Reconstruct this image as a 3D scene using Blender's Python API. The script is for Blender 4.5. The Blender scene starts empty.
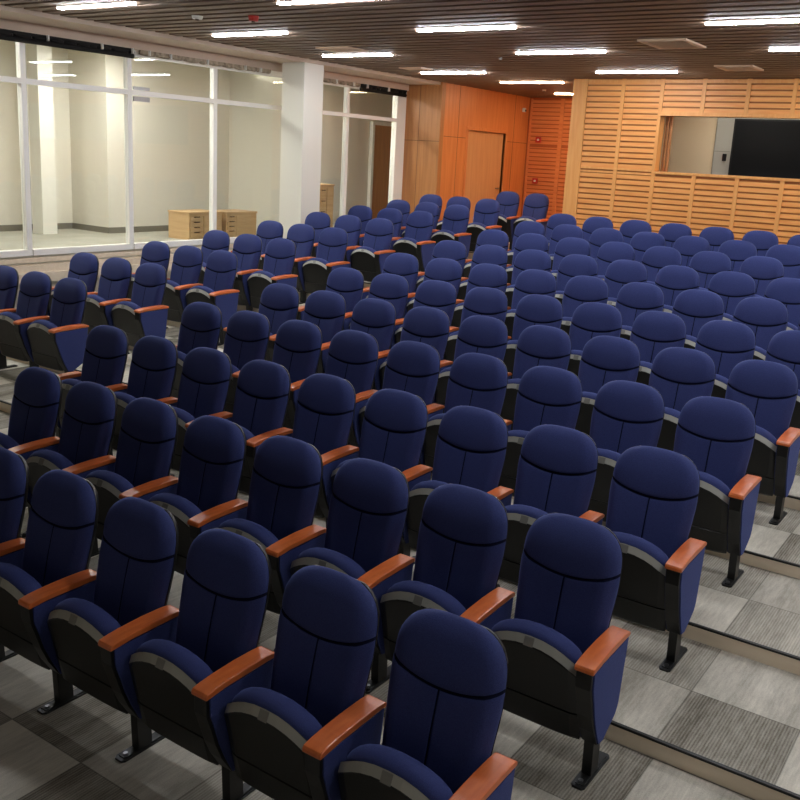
import bpy, bmesh, math, random
from mathutils import Matrix, Vector
random.seed(7)
S = bpy.context.scene
COL = S.collection

# ------------------------------------------------------------------ materials
def lin(c):
    return tuple(((v/255)/12.92 if v/255 <= .04045 else ((v/255+.055)/1.055)**2.4) for v in c) + (1,)

def mat(name, rgb, rough=.5, metal=0, spec=.5, **kw):
    m = bpy.data.materials.new(name); m.use_nodes = True
    b = m.node_tree.nodes['Principled BSDF']
    b.inputs['Base Color'].default_value = lin(rgb)
    b.inputs['Roughness'].default_value = rough
    b.inputs['Metallic'].default_value = metal
    b.inputs['Specular IOR Level'].default_value = spec
    for k, v in kw.items(): b.inputs[k].default_value = v
    return m

class NB:
    def __init__(s, m): s.m = m; s.t = m.node_tree; s.b = s.t.nodes['Principled BSDF']
    def n(s, typ, **kw):
        o = s.t.nodes.new(typ)
        for k, v in kw.items(): setattr(o, k, v)
        return o
    def l(s, a, b): s.t.links.new(a, b)
    def math(s, op, a, b=None):
        o = s.n('ShaderNodeMath', operation=op)
        for i, v in enumerate((a, b)):
            if v is None: continue
            if isinstance(v, (int, float)): o.inputs[i].default_value = v
            else: s.l(v, o.inputs[i])
        return o.outputs[0]
    def mix(s, f, a, b):
        o = s.n('ShaderNodeMix', data_type='RGBA')
        if isinstance(f, (int, float)): o.inputs[0].default_value = f
        else: s.l(f, o.inputs[0])
        for i, v in ((6, a), (7, b)):
            if isinstance(v, tuple): o.inputs[i].default_value = v
            else: s.l(v, o.inputs[i])
        return o.outputs[2]

def noise_mat(name, c1, c2, scale=(1,1,1), nscale=5, rough=.5, bump=0, detail=3, spec=.5, coord='Object', **kw):
    m = mat(name, c1, rough, 0, spec, **kw); q = NB(m)
    tc = q.n('ShaderNodeTexCoord'); mp = q.n('ShaderNodeMapping'); mp.inputs['Scale'].default_value = scale
    q.l(tc.outputs[coord], mp.inputs[0])
    no = q.n('ShaderNodeTexNoise'); no.inputs['Scale'].default_value = nscale; no.inputs['Detail'].default_value = detail
    q.l(mp.outputs[0], no.inputs[0])
    r = q.n('ShaderNodeValToRGB'); r.color_ramp.elements[0].position = .3; r.color_ramp.elements[1].position = .7
    r.color_ramp.elements[0].color = lin(c1); r.color_ramp.elements[1].color = lin(c2)
    q.l(no.outputs['Fac'], r.inputs[0]); q.l(r.outputs[0], q.b.inputs['Base Color'])
    if bump:
        bp = q.n('ShaderNodeBump'); bp.inputs['Strength'].default_value = bump; bp.inputs['Distance'].default_value = .002
        q.l(no.outputs['Fac'], bp.inputs['Height']); q.l(bp.outputs[0], q.b.inputs['Normal'])
    return m

M = {}
M['fabric'] = noise_mat('navy_fabric', (44,52,98), (56,65,116), nscale=260, rough=.85, bump=.35, spec=.25,
                        **{'Sheen Weight': .35, 'Sheen Roughness': .4, 'Sheen Tint': lin((130,150,230))})
M['seam'] = mat('seam_dark', (16,18,40), .9, spec=.1)
M['shell'] = mat('black_plastic', (17,17,16), .4)
M['pan'] = mat('plastic_edge_glint', (158,156,146), .33)  # bevelled edge of the black shell; the light it catches is painted in as grey
M['metal'] = mat('black_metal', (18,18,18), .4)
M['bolt'] = mat('steel', (150,150,150), .3, 1)
M['badge'] = mat('badge_grey', (120,118,112), .3)
M['armwood'] = noise_mat('arm_wood', (202,98,46), (218,116,58), (6,1,6), 8, .3, detail=4, spec=.6)
M['wood_orange'] = noise_mat('wall_wood', (204,122,64), (220,142,80), (9,9,.6), 2.2, .42, detail=6)
M['wood_shade_brown'] = noise_mat('wall_wood_shade_brown', (166,108,60), (188,128,76), (9,9,.6), 2.2, .42, detail=6)  # same wall wood, front face's shade put into the colour; reused for door and curtain
M['wood_door'] = noise_mat('door_wood', (204,150,100), (216,164,112), (9,9,.6), 2.2, .42, detail=6)
M['wood_slat'] = noise_mat('slat_wood', (226,148,74), (240,170,96), (.9,9,9), 3, .45, detail=5)
M['wood_stile'] = noise_mat('stile_wood', (224,152,80), (234,168,96), (9,9,.8), 3, .45, detail=5)
M['wood_back'] = mat('slat_backing', (160,100,52), .8)
M['wood_back_red'] = mat('slat_backing_red', (170,88,42), .8)
M['wood_slat_red'] = noise_mat('slat_wood_red', (206,118,62), (220,134,74), (.9,9,9), 3, .45, detail=5)
M['wood_pale'] = noise_mat('cabinet_wood', (190,154,108), (204,170,124), (.8,.8,9), 3, .5, detail=4)
M['groove'] = mat('groove_dark', (70,48,28), .8)
M['white'] = mat('white_paint', (226,222,210), .5)
M['frame'] = mat('window_frame_white', (246,243,236), .35)
M['plaster'] = noise_mat('plaster', (218,214,200), (226,222,208), nscale=3, rough=.7)
M['bulk'] = mat('bulkhead_paint', (205,186,168), .6)
M['cream'] = mat('corridor_wall', (220,214,200), .7)
M['skirt'] = mat('skirting_grey', (120,114,100), .6)
M['ceil_dark'] = mat('ceiling_void', (44,35,29), .9)
M['slat'] = noise_mat('ceiling_slat', (120,98,80), (136,112,92), (.6,8,8), 3, .55, detail=4)
M['vent'] = mat('vent_beige', (232,204,176), .5)
M['ventdark'] = mat('vent_dark', (80,60,48), .7)
M['black'] = mat('matt_black', (14,13,12), .7, spec=.3)
M['screen'] = mat('screen_black', (5,5,5), .6, spec=.15)
M['rust'] = noise_mat('rail_patchy', (120,104,86), (186,172,150), (1,6,3), 3, .6)
M['red'] = mat('alarm_red', (190,40,24), .4)
M['beige'] = mat('booth_beige', (206,186,152), .7)
M['boothgrey'] = mat('booth_grey', (150,146,134), .6)
M['riser'] = noise_mat('riser_vinyl', (222,204,178), (232,216,192), (1,8,8), 2.5, .5, detail=4)
M['nosing'] = mat('nosing_black', (18,16,14), .5)
M['plastic_white'] = mat('plastic_white', (225,225,220), .4)

def emit(name, rgb, s):
    m = mat(name, (230,230,230), .5); b = m.node_tree.nodes['Principled BSDF']
    b.inputs['Emission Color'].default_value = lin(rgb); b.inputs['Emission Strength'].default_value = s
    return m
M['lamp'] = emit('lamp_cool', (244,248,255), 90)
M['lampwarm'] = emit('lamp_warm', (255,226,190), 90)
M['lampadded'] = emit('lamp_added', (255,253,248), 33)  # glow for the panels added over corridor and booth

def glass():
    m = bpy.data.materials.new('clear_glass'); m.use_nodes = True; t = m.node_tree; t.nodes.clear()
    out = t.nodes.new('ShaderNodeOutputMaterial'); mx = t.nodes.new('ShaderNodeMixShader')
    tr = t.nodes.new('ShaderNodeBsdfTransparent'); gl = t.nodes.new('ShaderNodeBsdfGlossy'); lw = t.nodes.new('ShaderNodeLayerWeight'); pw = t.nodes.new('ShaderNodeMath'); fr = t.nodes.new('ShaderNodeMath')
    tr.inputs[0].default_value = (.94,.955,.94,1); gl.inputs['Roughness'].default_value = .01; pw.operation = 'POWER'; pw.inputs[1].default_value = 5; fr.operation = 'MULTIPLY_ADD'; fr.inputs[1].default_value = .9; fr.inputs[2].default_value = .03
    t.links.new(lw.outputs['Facing'], pw.inputs[0]); t.links.new(pw.outputs[0], fr.inputs[0])
    t.links.new(fr.outputs[0], mx.inputs[0]); t.links.new(tr.outputs[0], mx.inputs[1]); t.links.new(gl.outputs[0], mx.inputs[2])
    t.links.new(mx.outputs[0], out.inputs[0]); return m
M['glass'] = glass()

def carpet():
    m = mat('carpet_tiles', (130,122,108), .95, spec=.1); q = NB(m)
    g = q.n('ShaderNodeNewGeometry'); sp = q.n('ShaderNodeSeparateXYZ'); q.l(g.outputs['Position'], sp.inputs[0])
    X = q.math('MULTIPLY', q.math('ADD', sp.outputs[0], 20-.255+.0), 2.0)
    Y = q.math('MULTIPLY', q.math('ADD', sp.outputs[1], 20-.70), 2.0)
    ix, iy = q.math('FLOOR', X), q.math('FLOOR', Y); fx, fy = q.math('FRACT', X), q.math('FRACT', Y)
    cb = q.n('ShaderNodeCombineXYZ'); q.l(ix, cb.inputs[0]); q.l(iy, cb.inputs[1])
    wn = q.n('ShaderNodeTexWhiteNoise', noise_dimensions='2D'); q.l(cb.outputs[0], wn.inputs['Vector'])
    par = q.math('MODULO', q.math('ADD', q.math('ADD', ix, iy), 1.0), 2.0)                     # checkerboard light / dark
    # broad bands inside a tile, different in each tile
    cb2 = q.n('ShaderNodeCombineXYZ'); q.l(q.math('ADD', q.math('MULTIPLY', X, 3.0), q.math('MULTIPLY', wn.outputs['Value'], 50.0)), cb2.inputs[0]); q.l(iy, cb2.inputs[1])
    bn = q.n('ShaderNodeTexNoise', noise_dimensions='2D'); bn.inputs['Scale'].default_value = 1.1; bn.inputs['Detail'].default_value = 2
    q.l(cb2.outputs[0], bn.inputs['Vector'])
    # fine ribs along y
    rib = q.math('ADD', q.math('MULTIPLY', q.math('SINE', q.math('MULTIPLY', X, math.pi*2*36)), .5), .5)
    # speckle and streaks
    mp = q.n('ShaderNodeMapping'); mp.inputs['Scale'].default_value = (60, 9, 1); q.l(g.outputs['Position'], mp.inputs[0])
    st = q.n('ShaderNodeTexNoise'); st.inputs['Scale'].default_value = 1; st.inputs['Detail'].default_value = 4; q.l(mp.outputs[0], st.inputs['Vector'])
    fn = q.n('ShaderNodeTexNoise'); fn.inputs['Scale'].default_value = 240; fn.inputs['Detail'].default_value = 2; q.l(g.outputs['Position'], fn.inputs['Vector'])
    v = q.math('ADD', q.math('MULTIPLY', par, .28), q.math('MULTIPLY', wn.outputs['Value'], .28))
    v = q.math('ADD', v, q.math('MULTIPLY', bn.outputs['Fac'], .62))
    ribamt = q.math('MULTIPLY', q.math('SUBTRACT', 1.2, par), .17)
    v = q.math('SUBTRACT', v, q.math('MULTIPLY', rib, ribamt))
    v = q.math('ADD', v, q.math('MULTIPLY', q.math('SUBTRACT', st.outputs['Fac'], .5), .55))
    v = q.math('ADD', v, q.math('MULTIPLY', q.math('SUBTRACT', fn.outputs['Fac'], .5), .5))
    r = q.n('ShaderNodeValToRGB'); e = r.color_ramp.elements
    e[0].position = .0; e[0].color = lin((104,97,85)); e[1].position = 1; e[1].color = lin((224,217,202))
    q.l(v, r.inputs[0])
    # joint lines
    jl = q.math('MAXIMUM', q.math('GREATER_THAN', q.math('ABSOLUTE', q.math('SUBTRACT', fx, .5)), .493), q.math('GREATER_THAN', q.math('ABSOLUTE', q.math('SUBTRACT', fy, .5)), .493))
    q.l(q.mix(q.math('MULTIPLY', jl, .45), r.outputs[0], lin((50,46,40))), q.b.inputs['Base Color'])
    bp = q.n('ShaderNodeBump'); bp.inputs['Strength'].default_value = .4; bp.inputs['Distance'].default_value = .003
    q.l(fn.outputs['Fac'], bp.inputs['Height']); q.l(bp.outputs[0], q.b.inputs['Normal'])
    return m
M['carpet'] = carpet()
M['corrfloor'] = noise_mat('corridor_floor', (150,146,132), (168,164,150), nscale=2, rough=.8)

# ------------------------------------------------------------------ mesh helpers
def box(bm, x0, x1, y0, y1, z0, z1, mi=0):
    v = [bm.verts.new((x, y, z)) for z in (z0, z1) for y in (y0, y1) for x in (x0, x1)]
    for f in ((0,2,3,1),(4,5,7,6),(0,1,5,4),(2,6,7,3),(0,4,6,2),(1,3,7,5)):
        fc = bm.faces.new([v[i] for i in f]); fc.material_index = mi

def prism(bm, pts, a0, a1, axis='x', mi=0):
    """extrude a closed outline (CCW pairs) along an axis; pairs are the two other axes in order"""
    def mk(p, a):
        return {'x': (a, p[0], p[1]), 'y': (p[0], a, p[1]), 'z': (p[0], p[1], a)}[axis]
    A = [bm.verts.new(mk(p, a0)) for p in pts]; B = [bm.verts.new(mk(p, a1)) for p in pts]
    n = len(pts)
    fs = [bm.faces.new(A), bm.faces.new(B[::-1])] + [bm.faces.new((A[i], B[i], B[(i+1) % n], A[(i+1) % n])) for i in range(n)]
    for f in fs: f.material_index = mi

def cyl(bm, c, r, h, axis='z', n=16, r2=None):
    r2 = r if r2 is None else r2
    A, B = [], []
    for i in range(n):
        a = 2*math.pi*i/n; p = (math.cos(a), math.sin(a))
        for L_, rr, hh in ((A, r, 0), (B, r2, h)):
            q = {'z': (p[0]*rr, p[1]*rr, hh), 'y': (p[0]*rr, hh, p[1]*rr), 'x': (hh, p[0]*rr, p[1]*rr)}[axis]
            L_.append(bm.verts.new((c[0]+q[0], c[1]+q[1], c[2]+q[2])))
    bm.faces.new(A); bm.faces.new(B[::-1])
    for i in range(n): bm.faces.new((A[i], B[i], B[(i+1) % n], A[(i+1) % n]))

def obj(name, bm, mats, parent=None, smooth=False, bevel=0, seg=2):
    bmesh.ops.recalc_face_normals(bm, faces=bm.faces[:])
    if bevel:
        ed = [e for e in bm.edges if len(e.link_faces) == 2 and e.calc_face_angle(0) > .6]
        bmesh.ops.bevel(bm, geom=ed, offset=bevel, segments=seg, affect='EDGES', profile=.6, clamp_overlap=True)
    me = bpy.data.meshes.new(name); bm.to_mesh(me); bm.free()
    if smooth:
        for p in me.polygons: p.use_smooth = True
    for m in (mats if isinstance(mats, (list, tuple)) else [mats]): me.materials.append(M[m])
    o = bpy.data.objects.new(name, me); COL.objects.link(o); o.parent = parent
    return o

def empty(name, loc, label, cat, group=None):
    o = bpy.data.objects.new(name, None); COL.objects.link(o); o.location = loc
    o['label'] = label; o['category'] = cat
    if group: o['group'] = group
    o.empty_display_size = .1
    return o
def tag(o, label, cat, group=None):
    o['label'] = label; o['category'] = cat
    if group: o['group'] = group
    return o
def struct(name, bm, mats, parent=None, **kw):
    o = obj(name, bm, mats, parent, **kw)
    if parent is None: o['kind'] = 'structure'
    return o
B = bmesh.new

# ------------------------------------------------------------------ dimensions of the hall
D = .9907; RY = -.781; FY = -1.0205; W = .56
ZR = [0, .0818, .1725, .2638, .3482, .4363, .5353, .635, .7336, .8165, .8968, .9782, 1.0879]    # tread heights
ZC = 3.881                                   # slatted ceiling
XW = -8.47; XS = -7.74; XE = 4.6; YF = -6.5; YM = 10.05; YA = 10.6; XC = -7.70; YB = 13.9
XO = [.0317, .0498, .0661, .0814, .0997, .1145, .1288, .1454, .1783, .195, .2028]
XL = [-6.225, -6.211, -6.157, -6.15, -6.124, -6.102, -6.082, -6.062, -6.079, -5.688]
def edge(r): return (r-1)*D + RY             # riser behind row r (1-based)

# ------------------------------------------------------------------ floor
bm = B()
for r in range(1, 14):
    y0 = YF if r == 1 else edge(r-1); y1 = edge(r) if r < 13 else YB+.1
    box(bm, XW-.02, XE, y0, y1, -.15, ZR[r-1])
floor = struct('floor', bm, 'carpet')
for r in range(2, 14):                        # wooden riser face and black nosing of every step
    y = edge(r-1); bm = B()
    box(bm, XW, XE, y-.006, y+.001, ZR[r-2]+.001, ZR[r-1]-.010)
    struct('trim_%d' % r, bm, 'riser')
    bm = B(); box(bm, XW, XE, y-.009, y+.009, ZR[r-1]-.010, ZR[r-1]+.002)
    struct('trim_%d' % (r+20), bm, 'nosing')

# ------------------------------------------------------------------ ceiling
bm = B()
box(bm, XS, XE, YF, YB+.1, ZC+.07, ZC+.17, 0)
struct('ceiling', bm, 'ceil_dark')
bm = B(); y = YF+.05
while y < YB:
    box(bm, XS+.01, XE-.01, y, y+.135, ZC, ZC+.05); y += .215
struct('trim_40', bm, 'slat')
bm = B()
box(bm, XS-.10, XS, YF, YB, ZC-.045, ZC+.17)                 # pale edge board of the slatted field
struct('trim_41', bm, 'bulk', bevel=.008)
bm = B()
box(bm, XW-.12, XS-.10, YF, YA, ZC-.04, ZC+.17)
box(bm, XW-.12, XW+.07, YF, YA, 3.73, ZC-.04)
struct('trim_42', bm, 'bulk')

# ------------------------------------------------------------------ window wall on the left
ZS, ZT, ZH = 1.31, 3.215, 3.73
bm = B(); box(bm, XW-.12, XW, YF, YA, -.1, ZS-.06)
struct('wall_left', bm, 'plaster')
bm = B()
box(bm, XW-.001, XW+.16, 0, YA, .95, 1.06); box(bm, XW-.001, XW+.10, 0, YA, 1.06, 1.145); box(bm, XW-.001, XW+.035, 0, YA, 1.17, 1.225)
struct('trim_43', bm, 'riser')
MY = [-1.44, .05, 1.53, 3.02, 4.50, 5.97, 7.44, 8.94, 10.36]
for i in range(len(MY)-1):
    a, b = MY[i], MY[i+1]; bm = B()
    box(bm, XW-.05, XW+.03, a-.032, a+.032, ZS-.06, ZH)
    box(bm, XW-.05, XW+.05, a+.032, b-.032, ZS-.06, ZS+.01)
    box(bm, XW-.05, XW+.03, a+.032, b-.032, ZT-.03, ZT+.03)
    box(bm, XW-.05, XW+.03, a+.032, b-.032, ZH-.08, ZH)
    if i == len(MY)-2: box(bm, XW-.05, XW+.03, b-.032, b+.032, ZS-.06, ZH)
    w = struct('window_%d' % (i+1), bm, 'frame')
    bm = B(); box(bm, XW-.014, XW-.008, a+.032, b-.032, ZS, ZT-.03); box(bm, XW-.014, XW-.008, a+.032, b-.032, ZT+.03, ZH-.08)
    obj('window_glass', bm, 'glass', w)
bm = B(); box(bm, XW-.12, XW+.03, MY[-1]+.032, YA, ZS-.06, ZH); struct('trim_44', bm, 'frame')
# white square column
bm = B(); box(bm, -8.20, -7.775, 7.05, 7.48, .3, ZC+.02)
struct('trim_45', bm, 'white', bevel=.006)
# black bunched blinds and patchy rail under the bulkhead
def blind(name, y0, y1, label, m, h=.085, seed=0):
    rnd = random.Random(seed); t = empty(name, (XW+.09, (y0+y1)/2, 3.65), label, 'blind')
    t.location = (0,0,0); y = y0; bm = B()
    while y < y1-.03:
        l = min(rnd.uniform(.09, .26), y1-y); hh = h*rnd.uniform(.75, 1.15); d = rnd.uniform(.03, .055)
        n = 6; ring = []
        for k in range(n+1):
            yy = y+l*k/n; e = .55+.45*math.sin(math.pi*min(1, max(0, k/n))) * rnd.uniform(.8, 1.1)
            ring.append([bm.verts.new((XW+.075+d*math.cos(a)*e, yy, 3.690+hh*.40*math.sin(a)*e)) for a in [2*math.pi*j/8 for j in range(8)]])
        for k in range(n):
            for j in range(8): bm.faces.new((ring[k][j], ring[k+1][j], ring[k+1][(j+1)%8], ring[k][(j+1)%8]))
        bm.faces.new(ring[0]); bm.faces.new(ring[-1][::-1])
        y += l+rnd.choice((.0, .005, .02, .03))
    obj('gathered_fabric', bm, m, t, smooth=True)
    if m == 'black':
        bm = B(); cyl(bm, (XW+.075, y0, 3.648), .030, y1-y0, 'y', 12); obj('roll', bm, m, t, smooth=False)
    bm = B(); box(bm, XW+.06, XW+.10, y0, y1, 3.700, 3.732); obj('head_rail', bm, m, t)
    y = y0+.12
    while y < y1: bm = B(); box(bm, XW+.045, XW+.135, y, y+.014, 3.67, 3.735); y += rnd.uniform(.3, .8); obj('bracket', bm, 'plastic_white', t)
blind('rolled_blind', 1.6, 4.52, 'black gathered blind along the head of the nearest panes', 'black', .11, 1)
blind('rolled_blind', 4.62, 7.0, 'thin patchy grey-brown blind rail just before the white column', 'rust', .055, 2)
blind('rolled_blind', 7.60, 9.15, 'short patchy grey-brown blind rail just behind the white column', 'rust', .055, 3)
blind('rolled_blind', 9.20, 10.5, 'short black gathered blind beside the brown wood wall', 'black', .10, 4)
# metal patch fitting on the second mullion
t = empty('patch_fitting', (0,0,0), 'small grey metal patch fitting where transom meets the second mullion', 'fitting')
bm = B(); box(bm, XW+.031, XW+.05, 4.545, 4.80, ZT+.035, ZT+.075); obj('upper_plate', bm, 'bolt', t)
bm = B(); box(bm, XW+.031, XW+.05, 4.545, 4.80, ZT-.105, ZT-.045); obj('lower_plate', bm, 'bolt', t)

# ------------------------------------------------------------------ corridor behind the glass
ZK = 1.215
bm = B(); box(bm, -12.2, XW-.12, -2, 14, ZK-.1, ZK); struct('floor_corridor', bm, 'corrfloor')
bm = B(); box(bm, -12.2, XW-.12, -2, 14, 3.95, 4.05); struct('ceiling_corridor', bm, 'cream')
bm = B()
box(bm, -12.2, -10.56, 5.80, 14, ZK, 3.95)
box(bm, -12.2, -11.45, -2, 5.80, ZK, 3.95)
box(bm, -10.56, -8.75, 8.35, 8.6, ZK, 3.95)
box(bm, -12.2, XW-.12, -2.1, -2, ZK, 3.95); box(bm, -12.2, XW-.12, 13.9, 14, ZK, 3.95)
struct('wall_corridor', bm, 'cream')
bm = B(); box(bm, -10.555, -10.54, 5.79, 8.35, ZK, ZK+.09); box(bm, -11.45, -10.54, 5.785, 5.798, ZK, ZK+.09); box(bm, -11.448, -11.435, -2, 5.78, ZK, ZK+.09)
struct('baseboard_corridor', bm, 'skirt')
bm = B(); box(bm, -11.05, -10.80, 4.82, 5.06, ZK, 3.95); struct('trim_46', bm, 'white')
bm = B(); box(bm, -11.43, -11.40, 3.35, 4.30, ZK, 3.35); box(bm, -11.43, -11.38, 3.30, 3.35, ZK, 3.4); box(bm, -11.43, -11.38, 4.30, 4.35, ZK, 3.4); struct('door_2', bm, 'boothgrey')

def cabinet(y0, y1, x0, ztop, label, split):
    t = empty('cabinet', (0,0,0), label, 'cabinet', None)
    bm = B(); box(bm, x0-.45, x0, y0, y1, ZK, ztop-.025); obj('carcass', bm, 'wood_pale', t, bevel=.003)
    bm = B(); box(bm, x0-.46, x0+.015, y0-.01, y1+.01, ztop-.025, ztop); obj('top', bm, 'wood_pale', t, bevel=.004)
    ys = y0+(y1-y0)*split
    n = 4; h = (ztop-.05-ZK-.06)/n
    for k in range(n):
        bm = B(); box(bm, x0+.001, x0+.016, y0+.015, ys-.006, ZK+.05+k*h, ZK+.05+(k+1)*h-.012); dr = obj('drawer', bm, 'wood_pale', t, bevel=.002)
        bm = B(); box(bm, x0+.017, x0+.03, (y0+ys)/2-.05, (y0+ys)/2+.05, ZK+.05+(k+.75)*h, ZK+.05+(k+.75)*h+.012); obj('handle', bm, 'groove', dr)
    bm = B(); box(bm, x0+.001, x0+.016, ys+.006, y1-.015, ZK+.05, ztop-.062); obj('door', bm, 'wood_pale', t, bevel=.002)
cabinet(6.21, 6.88, -9.23, 1.63, 'pale wood cabinet with drawers behind the glass, left of the mullion', .42)
cabinet(6.95, 7.62, -9.20, 1.62, 'pale wood cabinet behind the glass between mullion and white column', .30)
cabinet(9.05, 9.45, -9.10, 2.06, 'narrow pale wood cabinet behind the glass right of the white column', .5)
# wood door seen at the end of the corridor
t = empty('corridor_door', (0,0,0), 'brown wooden door behind the last pane, beside the brown wood wall', 'door')
bm = B(); box(bm, -10.55, -10.50, 12.45, 13.35, ZK, 3.2); obj('leaf', bm, 'wood_shade_brown', t)
bm = B(); box(bm, -10.55, -10.47, 12.38, 12.45, ZK, 3.27); box(bm, -10.55, -10.47, 12.45, 13.35, 3.2, 3.27); obj('door_frame', bm, 'frame', t)
for y in (2.2, 5.2, 8.9):  # unseen ceiling panels added to light the corridor
    t = empty('added_corridor_light', (-9.6, y, 3.95), 'unseen panel light added above the corridor behind the glass', 'light', 'added corridor ceiling lights')
    bm = B(); box(bm, -.3, .3, -.6, .6, -.02, -.001); obj('diffuser', bm, 'lampadded', t)
    bm = B(); box(bm, -.33, .33, -.63, -.6, -.03, -.001); box(bm, -.33, .33, .6, .63, -.03, -.001); box(bm, -.33, -.3, -.6, .6, -.03, -.001); box(bm, .3, .33, -.6, .6, -.03, -.001); obj('rim', bm, 'plastic_white', t)
    t['label'] = {2.2: 'unseen square panel light added above the corridor near the first panes', 5.2: 'unseen square panel light added above the corridor by the shaded alcove', 8.9: 'unseen square panel light added above the corridor past the white column'}[y]

# ------------------------------------------------------------------ wood walls at the back left
ZL = ZR[-1]
bm = B(); box(bm, XW-.12, XC, YA, YA+.12, .85, ZC+.02); struct('wall_back_left', bm, 'wood_shade_brown')
bm = B()
for z in (2.885,): box(bm, XW, XC-.004, YA-.003, YA+.002, z, z+.008)
for x in (-8.15,): box(bm, x, x+.006, YA-.003, YA+.002, .98, ZC)
struct('trim_47', bm, 'groove')
DY0, DY1, DZ = 11.55, 12.98, 3.13
bm = B()
box(bm, XC-.12, XC, YA+.12, DY0, .98, ZC+.02); box(bm, XC-.12, XC, DY1, YB+.1, .98, ZC+.02); box(bm, XC-.12, XC, DY0, DY1, DZ, ZC+.02)
struct('wall_side', bm, 'wood_orange')
bm = B(); z = 2.98
box(bm, XC-.001, XC+.003, YA+.13, DY0-.07, z, z+.007); box(bm, XC-.001, XC+.003, DY1+.07, YB, z, z+.007)
for y in (11.2, 13.3): box(bm, XC-.001, XC+.003, y, y+.006, ZL, ZC)
struct('trim_48', bm, 'groove')
bm = B(); box(bm, XC-.09, XC-.04, DY0+.005, DY1-.005, ZL+.003, DZ-.005); dr = struct('door_1', bm, 'wood_door')
bm = B(); cyl(bm, (XC-.04, DY1-.14, 2.08), .012, .05, 'x', 10); box(bm, XC+.002, XC+.016, DY1-.25, DY1-.13, 2.07, 2.09); obj('door_handle', bm, 'bolt', dr)
bm = B(); box(bm, XC-.10, XC+.02, DY0-.06, DY0, ZL, DZ+.06); box(bm, XC-.10, XC+.02, DY1, DY1+.06, ZL, DZ+.06); box(bm, XC-.10, XC+.02, DY0, DY1, DZ, DZ+.06)
obj('door_frame', bm, 'wood_orange', dr, bevel=.004)
def slats(bm, x0, x1, y, z0, z1, pitch=.080, hgt=.058, proud=.018):
    z = z0
    while z < z1-.02:
        box(bm, x0, x1, y-proud, y, z, min(z+hgt, z1)); z += pitch
bm = B(); box(bm, XC, -4.85, YB, YB+.1, .98, ZC+.02); struct('wall_far', bm, 'wood_back_red')
k = 50
for (a, b) in ((-7.62, -7.0), (-6.92, -6.30), (-6.22, -5.60), (-5.52, -4.95)):
    for (z0, z1) in ((ZL+.05, 2.92), (2.98, ZC-.05)):
        bm = B(); slats(bm, a, b, YB, z0, z1); box(bm, a-.04, a, YB-.028, YB, z0-.03, z1+.03); box(bm, b, b+.04, YB-.028, YB, z0-.03, z1+.03)
        struct('trim_%d' % k, bm, 'wood_slat_red'); k += 1
bm = B(); box(bm, -4.97, -4.85, YM+.12, YB+.1, .85, ZC+.02); struct('wall_recess_right', bm, 'wood_stile')

# ------------------------------------------------------------------ main slatted back wall with the booth opening
OX, OZ0, OZ1 = -3.585, 2.572, 3.37
bm = B()
box(bm, -4.97, OX, YM, YM+.12, .8, ZC+.02); box(bm, OX, XE, YM, YM+.12, .8, OZ0); box(bm, OX, XE, YM, YM+.12, OZ1, ZC+.02); box(bm, 2.0, XE, YM, YM+.12, OZ0, OZ1)
struct('wall_back', bm, 'wood_back')
SX = [-4.77, -4.178, -3.588, -2.985, -2.377, -1.772, -1.167, -.562, .043, .648, 1.253, 1.858, 2.463, 3.07, 3.675, 4.28]
bm = B()
box(bm, -4.975, -4.745, YM-.03, YM, .92, ZC)
struct('trim_60', bm, 'wood_stile')
k = 61
for i in range(len(SX)-1):
    a, b = SX[i]+.028, SX[i+1]-.028
    if i < 2: secs = ((.93, 2.52), (2.60, ZC-.06))
    elif SX[i] < 2: secs = ((.93, OZ0-.03), (OZ1+.05, ZC-.06))
    else: secs = ((.93, 2.52), (2.60, ZC-.06))
    for z0, z1 in secs:
        bm = B(); slats(bm, a, b, YM, z0, z1); struct('trim_%d' % k, bm, 'wood_slat'); k += 1
    bm = B()
    xs = SX[i+1]
    segs = [(.92, ZC)] if (i+1 < 2 or SX[i+1] > 2.1) else [(.92, OZ0-.0), (OZ1, ZC)]
    for z0, z1 in segs: box(bm, xs-.028, xs+.028, YM-.028, YM, z0, z1)
    for z0, z1 in (secs): box(bm, a, b, YM-.028, YM, z1, z1+(.05 if z1 > 3.5 else .03)); box(bm, a, b, YM-.028, YM, z0-.03, z0)
    struct('trim_%d' % k, bm, 'wood_stile'); k += 1
bm = B()   # lining of the opening
box(bm, OX-.03, OX+.015, YM-.032, YM+.16, OZ0-.02, OZ1+.02); box(bm, OX+.015, 2.0, YM-.036, YM+.16, OZ0-.02, OZ0+.012); box(bm, OX+.015, 2.0, YM-.032, YM+.16, OZ1, OZ1+.025)
struct('trim_120', bm, 'wood_stile')
# control booth
bm = B(); box(bm, -4.85, 3, YM+.12, 12.2, 1.5, 1.6); struct('floor_booth', bm, 'skirt')
bm = B(); box(bm, -4.85, 3, YM+.12, 12.2, 3.75, 3.85); struct('ceiling_booth', bm, 'white')
YBK = 11.6
bm = B(); box(bm, -4.85, 3, YBK, YBK+.1, 1.6, 3.75); struct('wall_booth', bm, 'beige')
bm = B(); box(bm, -3.20, 3, YBK-.03, YBK, 1.6, 3.75); struct('trim_121', bm, 'boothgrey')
bm = B(); box(bm, -3.20, -2.96, YBK-.036, YBK-.03, 2.93, 2.94); box(bm, -3.21, -3.20, YBK-.035, YBK, 1.6, 3.75); struct('trim_122', bm, 'skirt')
t = empty('wall_screen', (0,0,0), 'large black screen panel inside the booth behind the wall opening', 'screen')
bm = B(); box(bm, -2.93, .3, YBK-.09, YBK-.031, 2.2, 3.43); obj('bezel', bm, 'black', t, bevel=.006)
bm = B(); box(bm, -2.90, .27, YBK-.094, YBK-.0905, 2.23, 3.40); obj('display', bm, 'screen', t)
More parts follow.
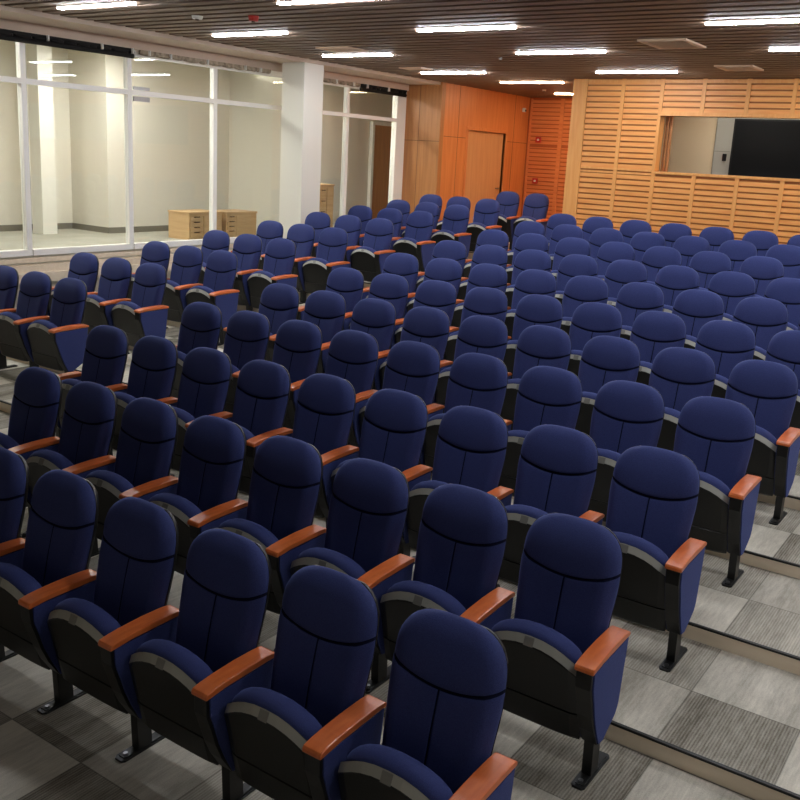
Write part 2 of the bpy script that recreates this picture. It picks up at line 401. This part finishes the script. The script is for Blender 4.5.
bm = B(); box(bm, -3.06, -3.0, YBK-.055, YBK-.03, 2.79, 2.90); tag(obj('wall_switch', bm, 'black', bevel=.004), 'small black wall switch inside the booth left of the black screen', 'switch')
bm = B()
for kx in range(5): box(bm, OX+.02+kx*.022, OX+.034+kx*.022, YM+.20+.02*(kx % 2), YM+.24+.02*(kx % 2), OZ0-.3, 3.7)
tag(obj('folded_curtain', bm, 'wood_shade_brown'), 'narrow brown folded curtain at the left jamb of the booth opening', 'curtain')

t = empty('added_booth_light', (-2.6, 10.75, 3.75), 'unseen panel light added on the booth ceiling behind the wall opening', 'light')  # lamp out of view, added to brighten the booth interior
bm = B(); box(bm, -.6, .6, -.06, .06, -.025, .012); obj('diffuser', bm, 'lampadded', t)
# ------------------------------------------------------------------ unseen sides of the room
bm = B(); box(bm, XE, XE+.1, YF, YB, -.1, ZC+.1); struct('wall_right', bm, 'plaster')
bm = B(); box(bm, XW-.12, XE+.1, YF-.1, YF, -.1, ZC+.1); struct('wall_front', bm, 'plaster')

# ------------------------------------------------------------------ ceiling fittings
def lamp(x, y, label, warm=False, ell=1.12, group='linear ceiling lights'):
    t = empty('ceiling_light', (x+ell/2, y, ZC), label, 'light', group)
    h = ell/2
    bm = B(); box(bm, -h, h, -.034, .034, -.006, .03); obj('housing', bm, 'plastic_white', t)
    bm = B(); box(bm, -h+.004, h-.004, -.030, .030, -.020, -.007); obj('diffuser', bm, 'lampwarm' if warm else 'lamp', t)
lamps = [(-7.17,2.60,'linear ceiling light nearest the top left corner'),
 (-7.11,4.65,'linear ceiling light left of the red ceiling device, second in the window-side file'),
 (-7.13,6.69,'linear ceiling light right above the white column'),
 (-7.04,8.95,'linear ceiling light above the brown wood wall corner'),
 (-4.62,3.02,'linear ceiling light cut by the top edge of the picture, middle file'),
 (-4.34,4.81,'linear ceiling light in the middle file, nearest one fully in view'),
 (-4.24,6.78,'linear ceiling light in the middle file, between vent and window side'),
 (-4.17,8.99,'linear ceiling light close to the slatted back wall, washing it'),
 (-1.45,5.00,'linear ceiling light at the top right, nearest to the camera there'),
 (-1.37,6.90,'linear ceiling light at the right edge, beyond the nearer one'),
 (1.35,5.00,'linear ceiling light right of the frame'),(1.35,6.95,'linear ceiling light right of the frame'),
 (-1.37,8.97,'linear ceiling light right of the frame'),(1.35,9.0,'linear ceiling light right of the frame'),(-1.45,3.0,'linear ceiling light right of the frame'),(1.35,3.0,'linear ceiling light right of the frame')]
for y in (.62, -1.40):  # extra lamps out of view, put in to brighten the front rows
    for x in ((-1.5, 1.35) if y > 0 else (1.35,)): lamps.append((x, y, 'added linear ceiling light over the front of the hall, unseen above the frame'))
for x, y, l in lamps: lamp(x, y, l)
lamp(-6.51, 10.52, 'warm linear ceiling light over the wooden side wall with the door', True)
lamp(-6.6, 12.75, 'warm linear ceiling light deepest in the recess, partly cut by the slatted wall', True)

def vent(cx, cy, sx, sy, label, rot=0):
    t = empty('ceiling_vent', (cx, cy, ZC), label, 'vent', 'ceiling vents'); t.rotation_euler = (0,0,rot)
    bm = B(); a, b = sx/2, sy/2; w = .055
    box(bm, -a, a, -b, -b+w, -.018, .0); box(bm, -a, a, b-w, b, -.018, .0); box(bm, -a, -a+w, -b+w, b-w, -.018, .0); box(bm, a-w, a, -b+w, b-w, -.018, .0)
    obj('vent_frame', bm, 'vent', t)
    bm = B(); box(bm, -a+w, a-w, -b+w, b-w, -.008, -.006); obj('backing', bm, 'ventdark', t)
    bm = B()
    n = 7
    for i in range(n):
        y = -b+w+(i+.5)*(2*b-2*w)/n; box(bm, -a+w, a-w, y-.012, y+.006, -.016, -.009)
    obj('louvre', bm, 'vent', t)
vent(-2.18, 6.27, .50, .66, 'beige louvred ceiling vent left of the top right light')
vent(-2.14, 8.6, .46, .52, 'beige louvred ceiling vent nearest the slatted back wall')
vent(-6.35, 6.1, .52, .42, 'flat pale ceiling vent beside the light over the column')
vent(-6.75, 8.35, .40, .30, 'small pale ceiling vent before the light at the wood wall corner')
def puck(x, y, r, h, m, label, cat, name):
    t = empty(name, (x, y, ZC+(.025 if cat == 'sprinkler' else 0)), label, cat)
    bm = B(); cyl(bm, (0,0,-h), r*.8, h, 'z', 20, r); obj('body', bm, m, t, smooth=False)
    bm = B(); cyl(bm, (0,0,-h-.012), r*.35, .011, 'z', 12); obj('sensor', bm, 'ventdark', t)
puck(-5.48, 3.6, .055, .05, 'red', 'small red ceiling alarm device among the dark slats', 'alarm', 'ceiling_alarm')
puck(-6.11, 3.45, .06, .03, 'plastic_white', 'small white disc on the slats left of the red device', 'detector', 'smoke_detector')
puck(-4.75, 7.3, .03, .05, 'bolt', 'tiny ceiling sprinkler beside the middle light', 'sprinkler', 'sprinkler')
puck(-6.45, 12.0, .04, .05, 'plastic_white', 'tiny white ceiling sprinkler in the wooden recess', 'sprinkler', 'sprinkler')
# devices on the wooden walls
t = empty('wall_sensor', (0,0,0), 'small white sensor high on the wooden side wall near the corner', 'sensor')
bm = B(); box(bm, XC+.001, XC+.06, 13.60, 13.66, 3.58, 3.66); obj('body', bm, 'plastic_white', t, bevel=.01)
bm = B(); cyl(bm, (XC+.06, 13.63, 3.61), .02, .01, 'x', 12); obj('lens', bm, 'black', t)
for z, l in ((3.06, 'red alarm sounder on the far slatted wall, upper one'), (2.25, 'red alarm call point on the far slatted wall, lower one')):
    t = empty('fire_alarm', (-7.42, YB-.022, z), l, 'alarm')
    bm = B(); box(bm, -.055, .055, -.045, 0, -.055, .055); obj('housing', bm, 'red', t, bevel=.01)
    bm = B(); cyl(bm, (.01, -.062, .0), .022, .016, 'y', 12); obj('beacon', bm, 'plastic_white', t)

# ------------------------------------------------------------------ the auditorium seat
def sgn(a): return -1 if a < 0 else 1
ZB0, ZTOP = .40, 1.016
def yf(z): return .040 + (z-.42)*.225
def wid(z, k=0.):
    w = .207 + .026*min(1, max(0, (z-.42)/.34))
    if z > .78: w -= .016*((z-.78)/(ZTOP-.78))**1.3
    if z > .85:
        t = min(1, (z-.85)/(ZTOP-.85)); w = w*(1-t**2.8)**(1/2.8)
    return w + k
def stitch(u):
    a = abs(u)
    return .774 + .054*(a**2.1)
UC = [-1,-.985,-.95,-.88,-.78,-.66,-.52,-.38,-.24,-.12,-.045,-.016,0,.016,.045,.12,.24,.38,.52,.66,.78,.88,.95,.985,1]
def make_back(bm, front=True):
    rows = []
    lo = [0,.02,.06,.14,.26,.4,.55,.7,.82,.91,.96,.983]
    up = [.035,.07,.14,.25,.37,.5,.62,.73,.82,.89,.94,.975,.993,.9995]
    prm = [('l', a) for a in lo] + [('s', 0)] + [('u', b) for b in up]
    def pt(kind, a, u, side):
        zs = stitch(u)
        z = ZB0+(zs-ZB0)*a if kind == 'l' else (zs if kind == 's' else zs+(ZTOP-zs)*a)
        x = u*wid(z)
        e = (max(0, 1-abs(u)**7))**.5
        tv = max(0, (z-.80)/(ZTOP-.80)); e *= (max(0, 1-tv**5))**.5
        tb = max(0, (.47-z)/(.47-ZB0)); e *= (max(0.05, 1-tb**3))**.5
        if side:   # front
            d = .050 if kind == 'l' else .056
            d += .012*math.exp(-((abs(u)-.82)/.16)**2)*(1 if kind != 'u' else .2)      # side bolsters
            if kind == 'u': d += .012*math.sin(math.pi*min(1, a*1.0))
            if kind == 'l': d += .006*math.sin(math.pi*a)
            if kind == 's': d -= .014
            if kind == 'l' and a == .983 or kind == 'u' and a == .035: d -= .002
            if kind == 'l' and abs(u) < .01 and a < .99: d -= .009
            return (x, yf(z)+.05-d*e, z)
        return (x, yf(z)+.05+.018*e, z)
    F = [[bm.verts.new(pt(k, a, u, True)) for u in UC] for k, a in prm]
    R = [[bm.verts.new(pt(k, a, u, False)) if 0 < j < len(UC)-1 else None for j, u in enumerate(UC)] for k, a in prm]
    for i in range(len(prm)):
        R[i][0] = F[i][0]; R[i][-1] = F[i][-1]
    for i in range(len(prm)-1):
        for j in range(len(UC)-1):
            f = bm.faces.new((F[i][j], F[i][j+1], F[i+1][j+1], F[i+1][j]))
            k0, k1 = prm[i], prm[i+1]
            if k0 == ('l', .983) or k0[0] == 's': f.material_index = 1 if k0 == ('l', .983) or k0[0] == 's' else 0
            if k1[0] in 'ls' and UC[j] in (-.016, 0) : f.material_index = 1
            try: bm.faces.new((R[i][j], R[i+1][j], R[i+1][j+1], R[i][j+1]))
            except ValueError: pass
    for row in (0, len(prm)-1):
        bm.faces.new(F[row] + R[row][-2:0:-1])

def make_shell(bm):
    prm = [0,.03,.1,.25,.4,.55,.68,.78,.86,.92,.96,.985,.998]; us = [-1,-.97,-.9,-.75,-.5,-.2,.2,.5,.75,.9,.97,1]
    zt = ZTOP-.012; z0 = .36
    A, R = [], []
    for a in prm:
        z = z0+(zt-z0)*a; zz = min(z, ZTOP-.0001)
        w = wid(max(.42, zz), .003)
        A.append([bm.verts.new((u*w, yf(z)+.052, z)) for u in us])
        tv = max(0, (z-.8)/(zt-.8)); e = (max(0, 1-tv**6))**.5
        R.append([bm.verts.new((u*w*.97, yf(z)+.062+.040*e*(max(0, 1-abs(u)**5))**.5, z)) for u in us])
    n = len(us)
    for i in range(len(prm)-1):
        for j in range(n-1):
            bm.faces.new((A[i][j], A[i][j+1], A[i+1][j+1], A[i+1][j])); bm.faces.new((R[i][j], R[i+1][j], R[i+1][j+1], R[i][j+1]))
        bm.faces.new((A[i][0], A[i+1][0], R[i+1][0], R[i][0])); bm.faces.new((A[i][-1], R[i][-1], R[i+1][-1], A[i+1][-1]))
    for i in (0, len(prm)-1):
        for j in range(n-1): bm.faces.new((A[i][j], R[i][j], R[i][j+1], A[i][j+1]))

def ztp(x): return .640 - .085*(abs(x)/.225)**2.2         # top arc of the folded seat
def ypan(z): return -.105 - (z-.19)*.24                    # front face of the folded pan
XP = [-.226,-.222,-.21,-.185,-.15,-.11,-.06,0,.06,.11,.15,.185,.21,.222,.226]
def make_pan(bm):
    rows = []
    for x in XP:
        s = (abs(x)/.226); zt = ztp(x)-.030; rr = .03*max(0, (s-.85)/.15)
        zb = .155+.012*s**4
        col = [(x, ypan(zb)+.075, zb+.012), (x, ypan(zb)+.012, zb), (x, ypan(zb)+rr*.3, zb+.012),
               (x, ypan(.30)+rr*.4, .296), (x, ypan(.30)+.005+rr*.4, .300), (x, ypan(.30)+rr*.4, .304),
               (x, ypan(zt-.05)+rr*.4, zt-.044), (x, ypan(zt-.04)+.003+rr*.4, zt-.036), (x, ypan(zt)+.030+rr*.3, zt-.002), (x, ypan(zt)+.036+rr*.3, zt-.004), (x, ypan(zt)+.050, zt-.03), (x, ypan(.3)+.075, .3)]
        rows.append([bm.verts.new(p) for p in col])
    n = len(rows[0])
    for i in range(len(rows)-1):
        for j in range(n): 
            f = bm.faces.new((rows[i][j], rows[i][(j+1) % n], rows[i+1][(j+1) % n], rows[i+1][j]))
            if j == 7: f.material_index = 1
    bm.faces.new(rows[0]); bm.faces.new(rows[-1][::-1])
def make_cushion(bm):
    rows = []
    for x in [v*.985 for v in XP]:
        s = abs(x)/.2226; zt = ztp(x); e = (max(0.02, 1-s**8))**.5
        yb = ypan(zt)+.040; prof = []
        cz = zt-.040; ry = .052*e; rz = .040*e
        prof.append((x, yb-.004, cz-.06)); 
        for k in range(9):
            a = math.pi*(1-k/8); prof.append((x, yb+.048+ry*math.cos(a), cz+rz*math.sin(a)))
        prof += [(x, yb+.048+ry+.004*e, cz-.06), (x, ypan(.36)+.115, .36), (x, ypan(.28)+.085, .25)]
        rows.append([bm.verts.new(p) for p in prof])
    n = len(rows[0])
    for i in range(len(rows)-1):
        for j in range(n): bm.faces.new((rows[i][j], rows[i][(j+1) % n], rows[i+1][(j+1) % n], rows[i+1][j]))
    bm.faces.new(rows[0]); bm.faces.new(rows[-1][::-1])

def mk(name, fn, mats, smooth=True, bevel=0):
    bm = B(); fn(bm); o = obj(name, bm, mats, None, smooth, bevel); me = o.data
    COL.objects.unlink(o); bpy.data.objects.remove(o); return me
def f_badge(bm):
    z = ztp(0)-.030
    p = [(ypan(z-.043)-.0005, z-.042), (ypan(z)+.024, z-.008), (ypan(z)+.026, z-.005), (ypan(z)+.03, z-.02)]
    prism(bm, p, -.022, .022, 'x')
def f_arm(bm):
    top = [(-.226,.580),(-.220,.590),(-.18,.597),(-.12,.603),(0,.608),(.11,.607),(.155,.603),(.170,.595)]
    bot = [(.170,.580),(.10,.580),(0,.578),(-.12,.576),(-.18,.570),(-.227,.565)]
    o = top+bot
    prism(bm, o, -.043, .043, 'x')
FR = [(-.218,.570),(.156,.578),(.148,.50),(.116,.275),(.092,.235),(-.030,.168),(-.085,.172),(-.130,.26),(-.165,.34),(-.190,.42),(-.215,.49)]
def f_panel(bm):
    c = (-.04,.42); o = [(c[0]+(p[0]-c[0])*.965, c[1]+(p[1]-c[1])*.985) for p in FR]
    prism(bm, o, -.0405, .0405, 'x')
def f_frame(bm):
    o = [(p[0]-(.010 if p[0] < -.1 else 0), p[1]) for p in FR]
    prism(bm, o, -.034, .034, 'x')
    prism(bm, [(-.09,.20),(-.012,.20),(-.004,.012),(-.082,.012)], -.022, .022, 'x')
    box(bm, -.075, -.02, .03, .075, .40, .44)                # pivot to this chair's back shell
def f_plate(bm):
    pts = [(-.030,-.16),(-.020,-.175),(.020,-.175),(.030,-.16),(.030,.105),(.020,.118),(-.020,.118),(-.030,.105)]
    prism(bm, pts, 0.0, .010, 'z'); prism(bm, [(x*.72, y*.9) for x, y in pts], .010, .015, 'z')
def f_bolt(bm):
    cyl(bm, (0, -.135, .0152), .011, .006, 'z', 10)
ME = dict(back=mk('backrest', make_back, ['fabric','seam']), shell=mk('back_shell', make_shell, 'shell'),
          pan=mk('seat_pan', make_pan, ['shell','pan'], False), cush=mk('seat_cushion', make_cushion, 'fabric'),
          badge=mk('catch', f_badge, 'badge', False), arm=mk('armrest', f_arm, 'armwood', False, .006),
          panel=mk('side_panel', f_panel, 'fabric', False, .004), frame=mk('stand', f_frame, 'metal', False, .003),
          plate=mk('foot_plate', f_plate, 'metal', False), bolt=mk('bolt', f_bolt, 'bolt', False))
for key in ('pan',):
    for p in ME[key].polygons: p.use_smooth = False

def part(name, me, parent, x=0):
    o = bpy.data.objects.new(name, me); COL.objects.link(o); o.parent = parent; o.location = (x, 0, 0); return o
def add_stand(root, x):
    part('armrest', ME['arm'], root, x).location.y = -.008; part('side_panel', ME['panel'], root, x)
    part('stand', ME['frame'], root, x)
    pl = part('foot_plate', ME['plate'], root, x); part('bolt', ME['bolt'], pl, 0)
def make_seat(left_stand):
    root = bpy.data.objects.new('theater_seat', None); COL.objects.link(root); root['category'] = 'seat'; root.empty_display_size = .1
    part('backrest', ME['back'], root); part('back_shell', ME['shell'], root); part('seat_cushion', ME['cush'], root)
    pn = part('seat_pan', ME['pan'], root); part('catch', ME['badge'], pn)
    add_stand(root, W/2-.010)
    if left_stand: add_stand(root, -W/2-.010)
    return root
PROTO = {}
def copy_tree(o, parent=None):
    c = o.copy(); COL.objects.link(c); c.parent = parent
    for ch in kids[o.name]: copy_tree(ch, c)
    return c
kids = {}
def place(x, y, z, left_stand, label, group):
    if left_stand not in PROTO:
        o = make_seat(left_stand); PROTO[left_stand] = o
        def rec(a):
            kids[a.name] = [b for b in S.collection.objects if b.parent is a]
            for b in kids[a.name]: rec(b)
        rec(o)
    else: o = copy_tree(PROTO[left_stand])
    o.location = (x, y, z); o['label'] = label; o['group'] = group
    return o
ORD = ['', 'first','second','third','fourth','fifth','sixth','seventh','eighth','ninth','tenth','eleventh']
ROWN = {1:'front row', 11:'rearmost row'}
# nudge of single seats along their row, as they stand
seats = 0
NV = {1:7, 2:8, 3:9, 4:9, 5:9, 6:9, 7:9, 8:9, 9:9, 10:9, 11:9}
FIRST = {1:0, 2:0, 3:0, 4:0, 5:0, 6:0, 7:0, 8:1, 9:2, 10:2, 11:2}
for r in range(1, 12):
    rn = ROWN.get(r, ORD[r]+' row')
    for i in range(FIRST[r], NV[r]):
        x = XO[r-1]+.03-i*W-W/2
        if r <= 2:
            pos = 'beside the right-hand steps' if i == 0 else ORD[i+1]+' from the right-hand steps'
        elif i <= 3 and r <= 7:
            pos = 'beside the right-hand steps' if i == 0 else ORD[i+1]+' from the right-hand steps'
        else:
            j = 9-i; pos = 'beside the middle aisle' if j == 1 else ORD[j]+' from the middle aisle'
        lab = 'folded navy seat in the %s of the big block, %s' % (rn, pos)
        place(x, (r-1)*D+FY, ZR[r-1], i == 8, lab, 'navy folding seats in %s of the big block' % rn); seats += 1
for k in range(10):
    r = k+4
    n = 2 if k == 9 else 3
    for i in range(n):
        x = XL[k]+.02-i*W-W/2
        pos = ['nearest the middle aisle', 'between its two neighbours', 'nearest the glass wall'][i]
        if k == 9:
            pos = ['right one of the pair', 'left one of the pair'][i]; lab = 'folded navy seat by the wooden recess wall, ' + pos
        elif k == 8: lab = 'folded navy seat in the three-seat row before the wooden door, ' + pos
        else: lab = 'folded navy seat in the %s three-seat row from the left edge, %s' % (ORD[k+1], pos)
        place(x, (r-1)*D+FY, ZR[r-1], i == n-1, lab, 'navy folding seats in the narrow block by the glass wall'); seats += 1

# ------------------------------------------------------------------ camera
f, yaw, pit, roll = 925.887, 0.59400, 0.22691, 0.05298
cy, sy, cp, sp, cr, sr = math.cos(yaw), math.sin(yaw), math.cos(pit), math.sin(pit), math.cos(roll), math.sin(roll)
fwd = Vector((-sy*cp, cy*cp, -sp)); right = Vector((cy, sy, 0)); up = right.cross(fwd)
r2 = cr*right+sr*up; u2 = -sr*right+cr*up
cam = bpy.data.cameras.new('camera'); co = bpy.data.objects.new('camera', cam); COL.objects.link(co)
m = Matrix((( r2.x, u2.x, -fwd.x), (r2.y, u2.y, -fwd.y), (r2.z, u2.z, -fwd.z))).to_4x4()
m.translation = Vector((1.28770, -3.47075, 2.62447)); co.matrix_world = m
cam.sensor_width = 36; cam.sensor_fit = 'HORIZONTAL'; cam.lens = f/800*36
cam.shift_x = -2.735/800; cam.shift_y = -30.996/800; cam.clip_end = 100
S.camera = co

w = bpy.data.worlds.new('world'); S.world = w; w.use_nodes = True
w.node_tree.nodes['Background'].inputs[0].default_value = (.5,.5,.5,1); w.node_tree.nodes['Background'].inputs[1].default_value = .02
S.view_settings.view_transform = 'Standard'; S.view_settings.look = 'None'; S.view_settings.gamma = 1; S.view_settings.use_curve_mapping = False
S.view_settings.exposure = 0.18
S.cycles.use_denoising = True
S.cycles.max_bounces = 8; S.cycles.diffuse_bounces = 4; S.cycles.transparent_max_bounces = 12
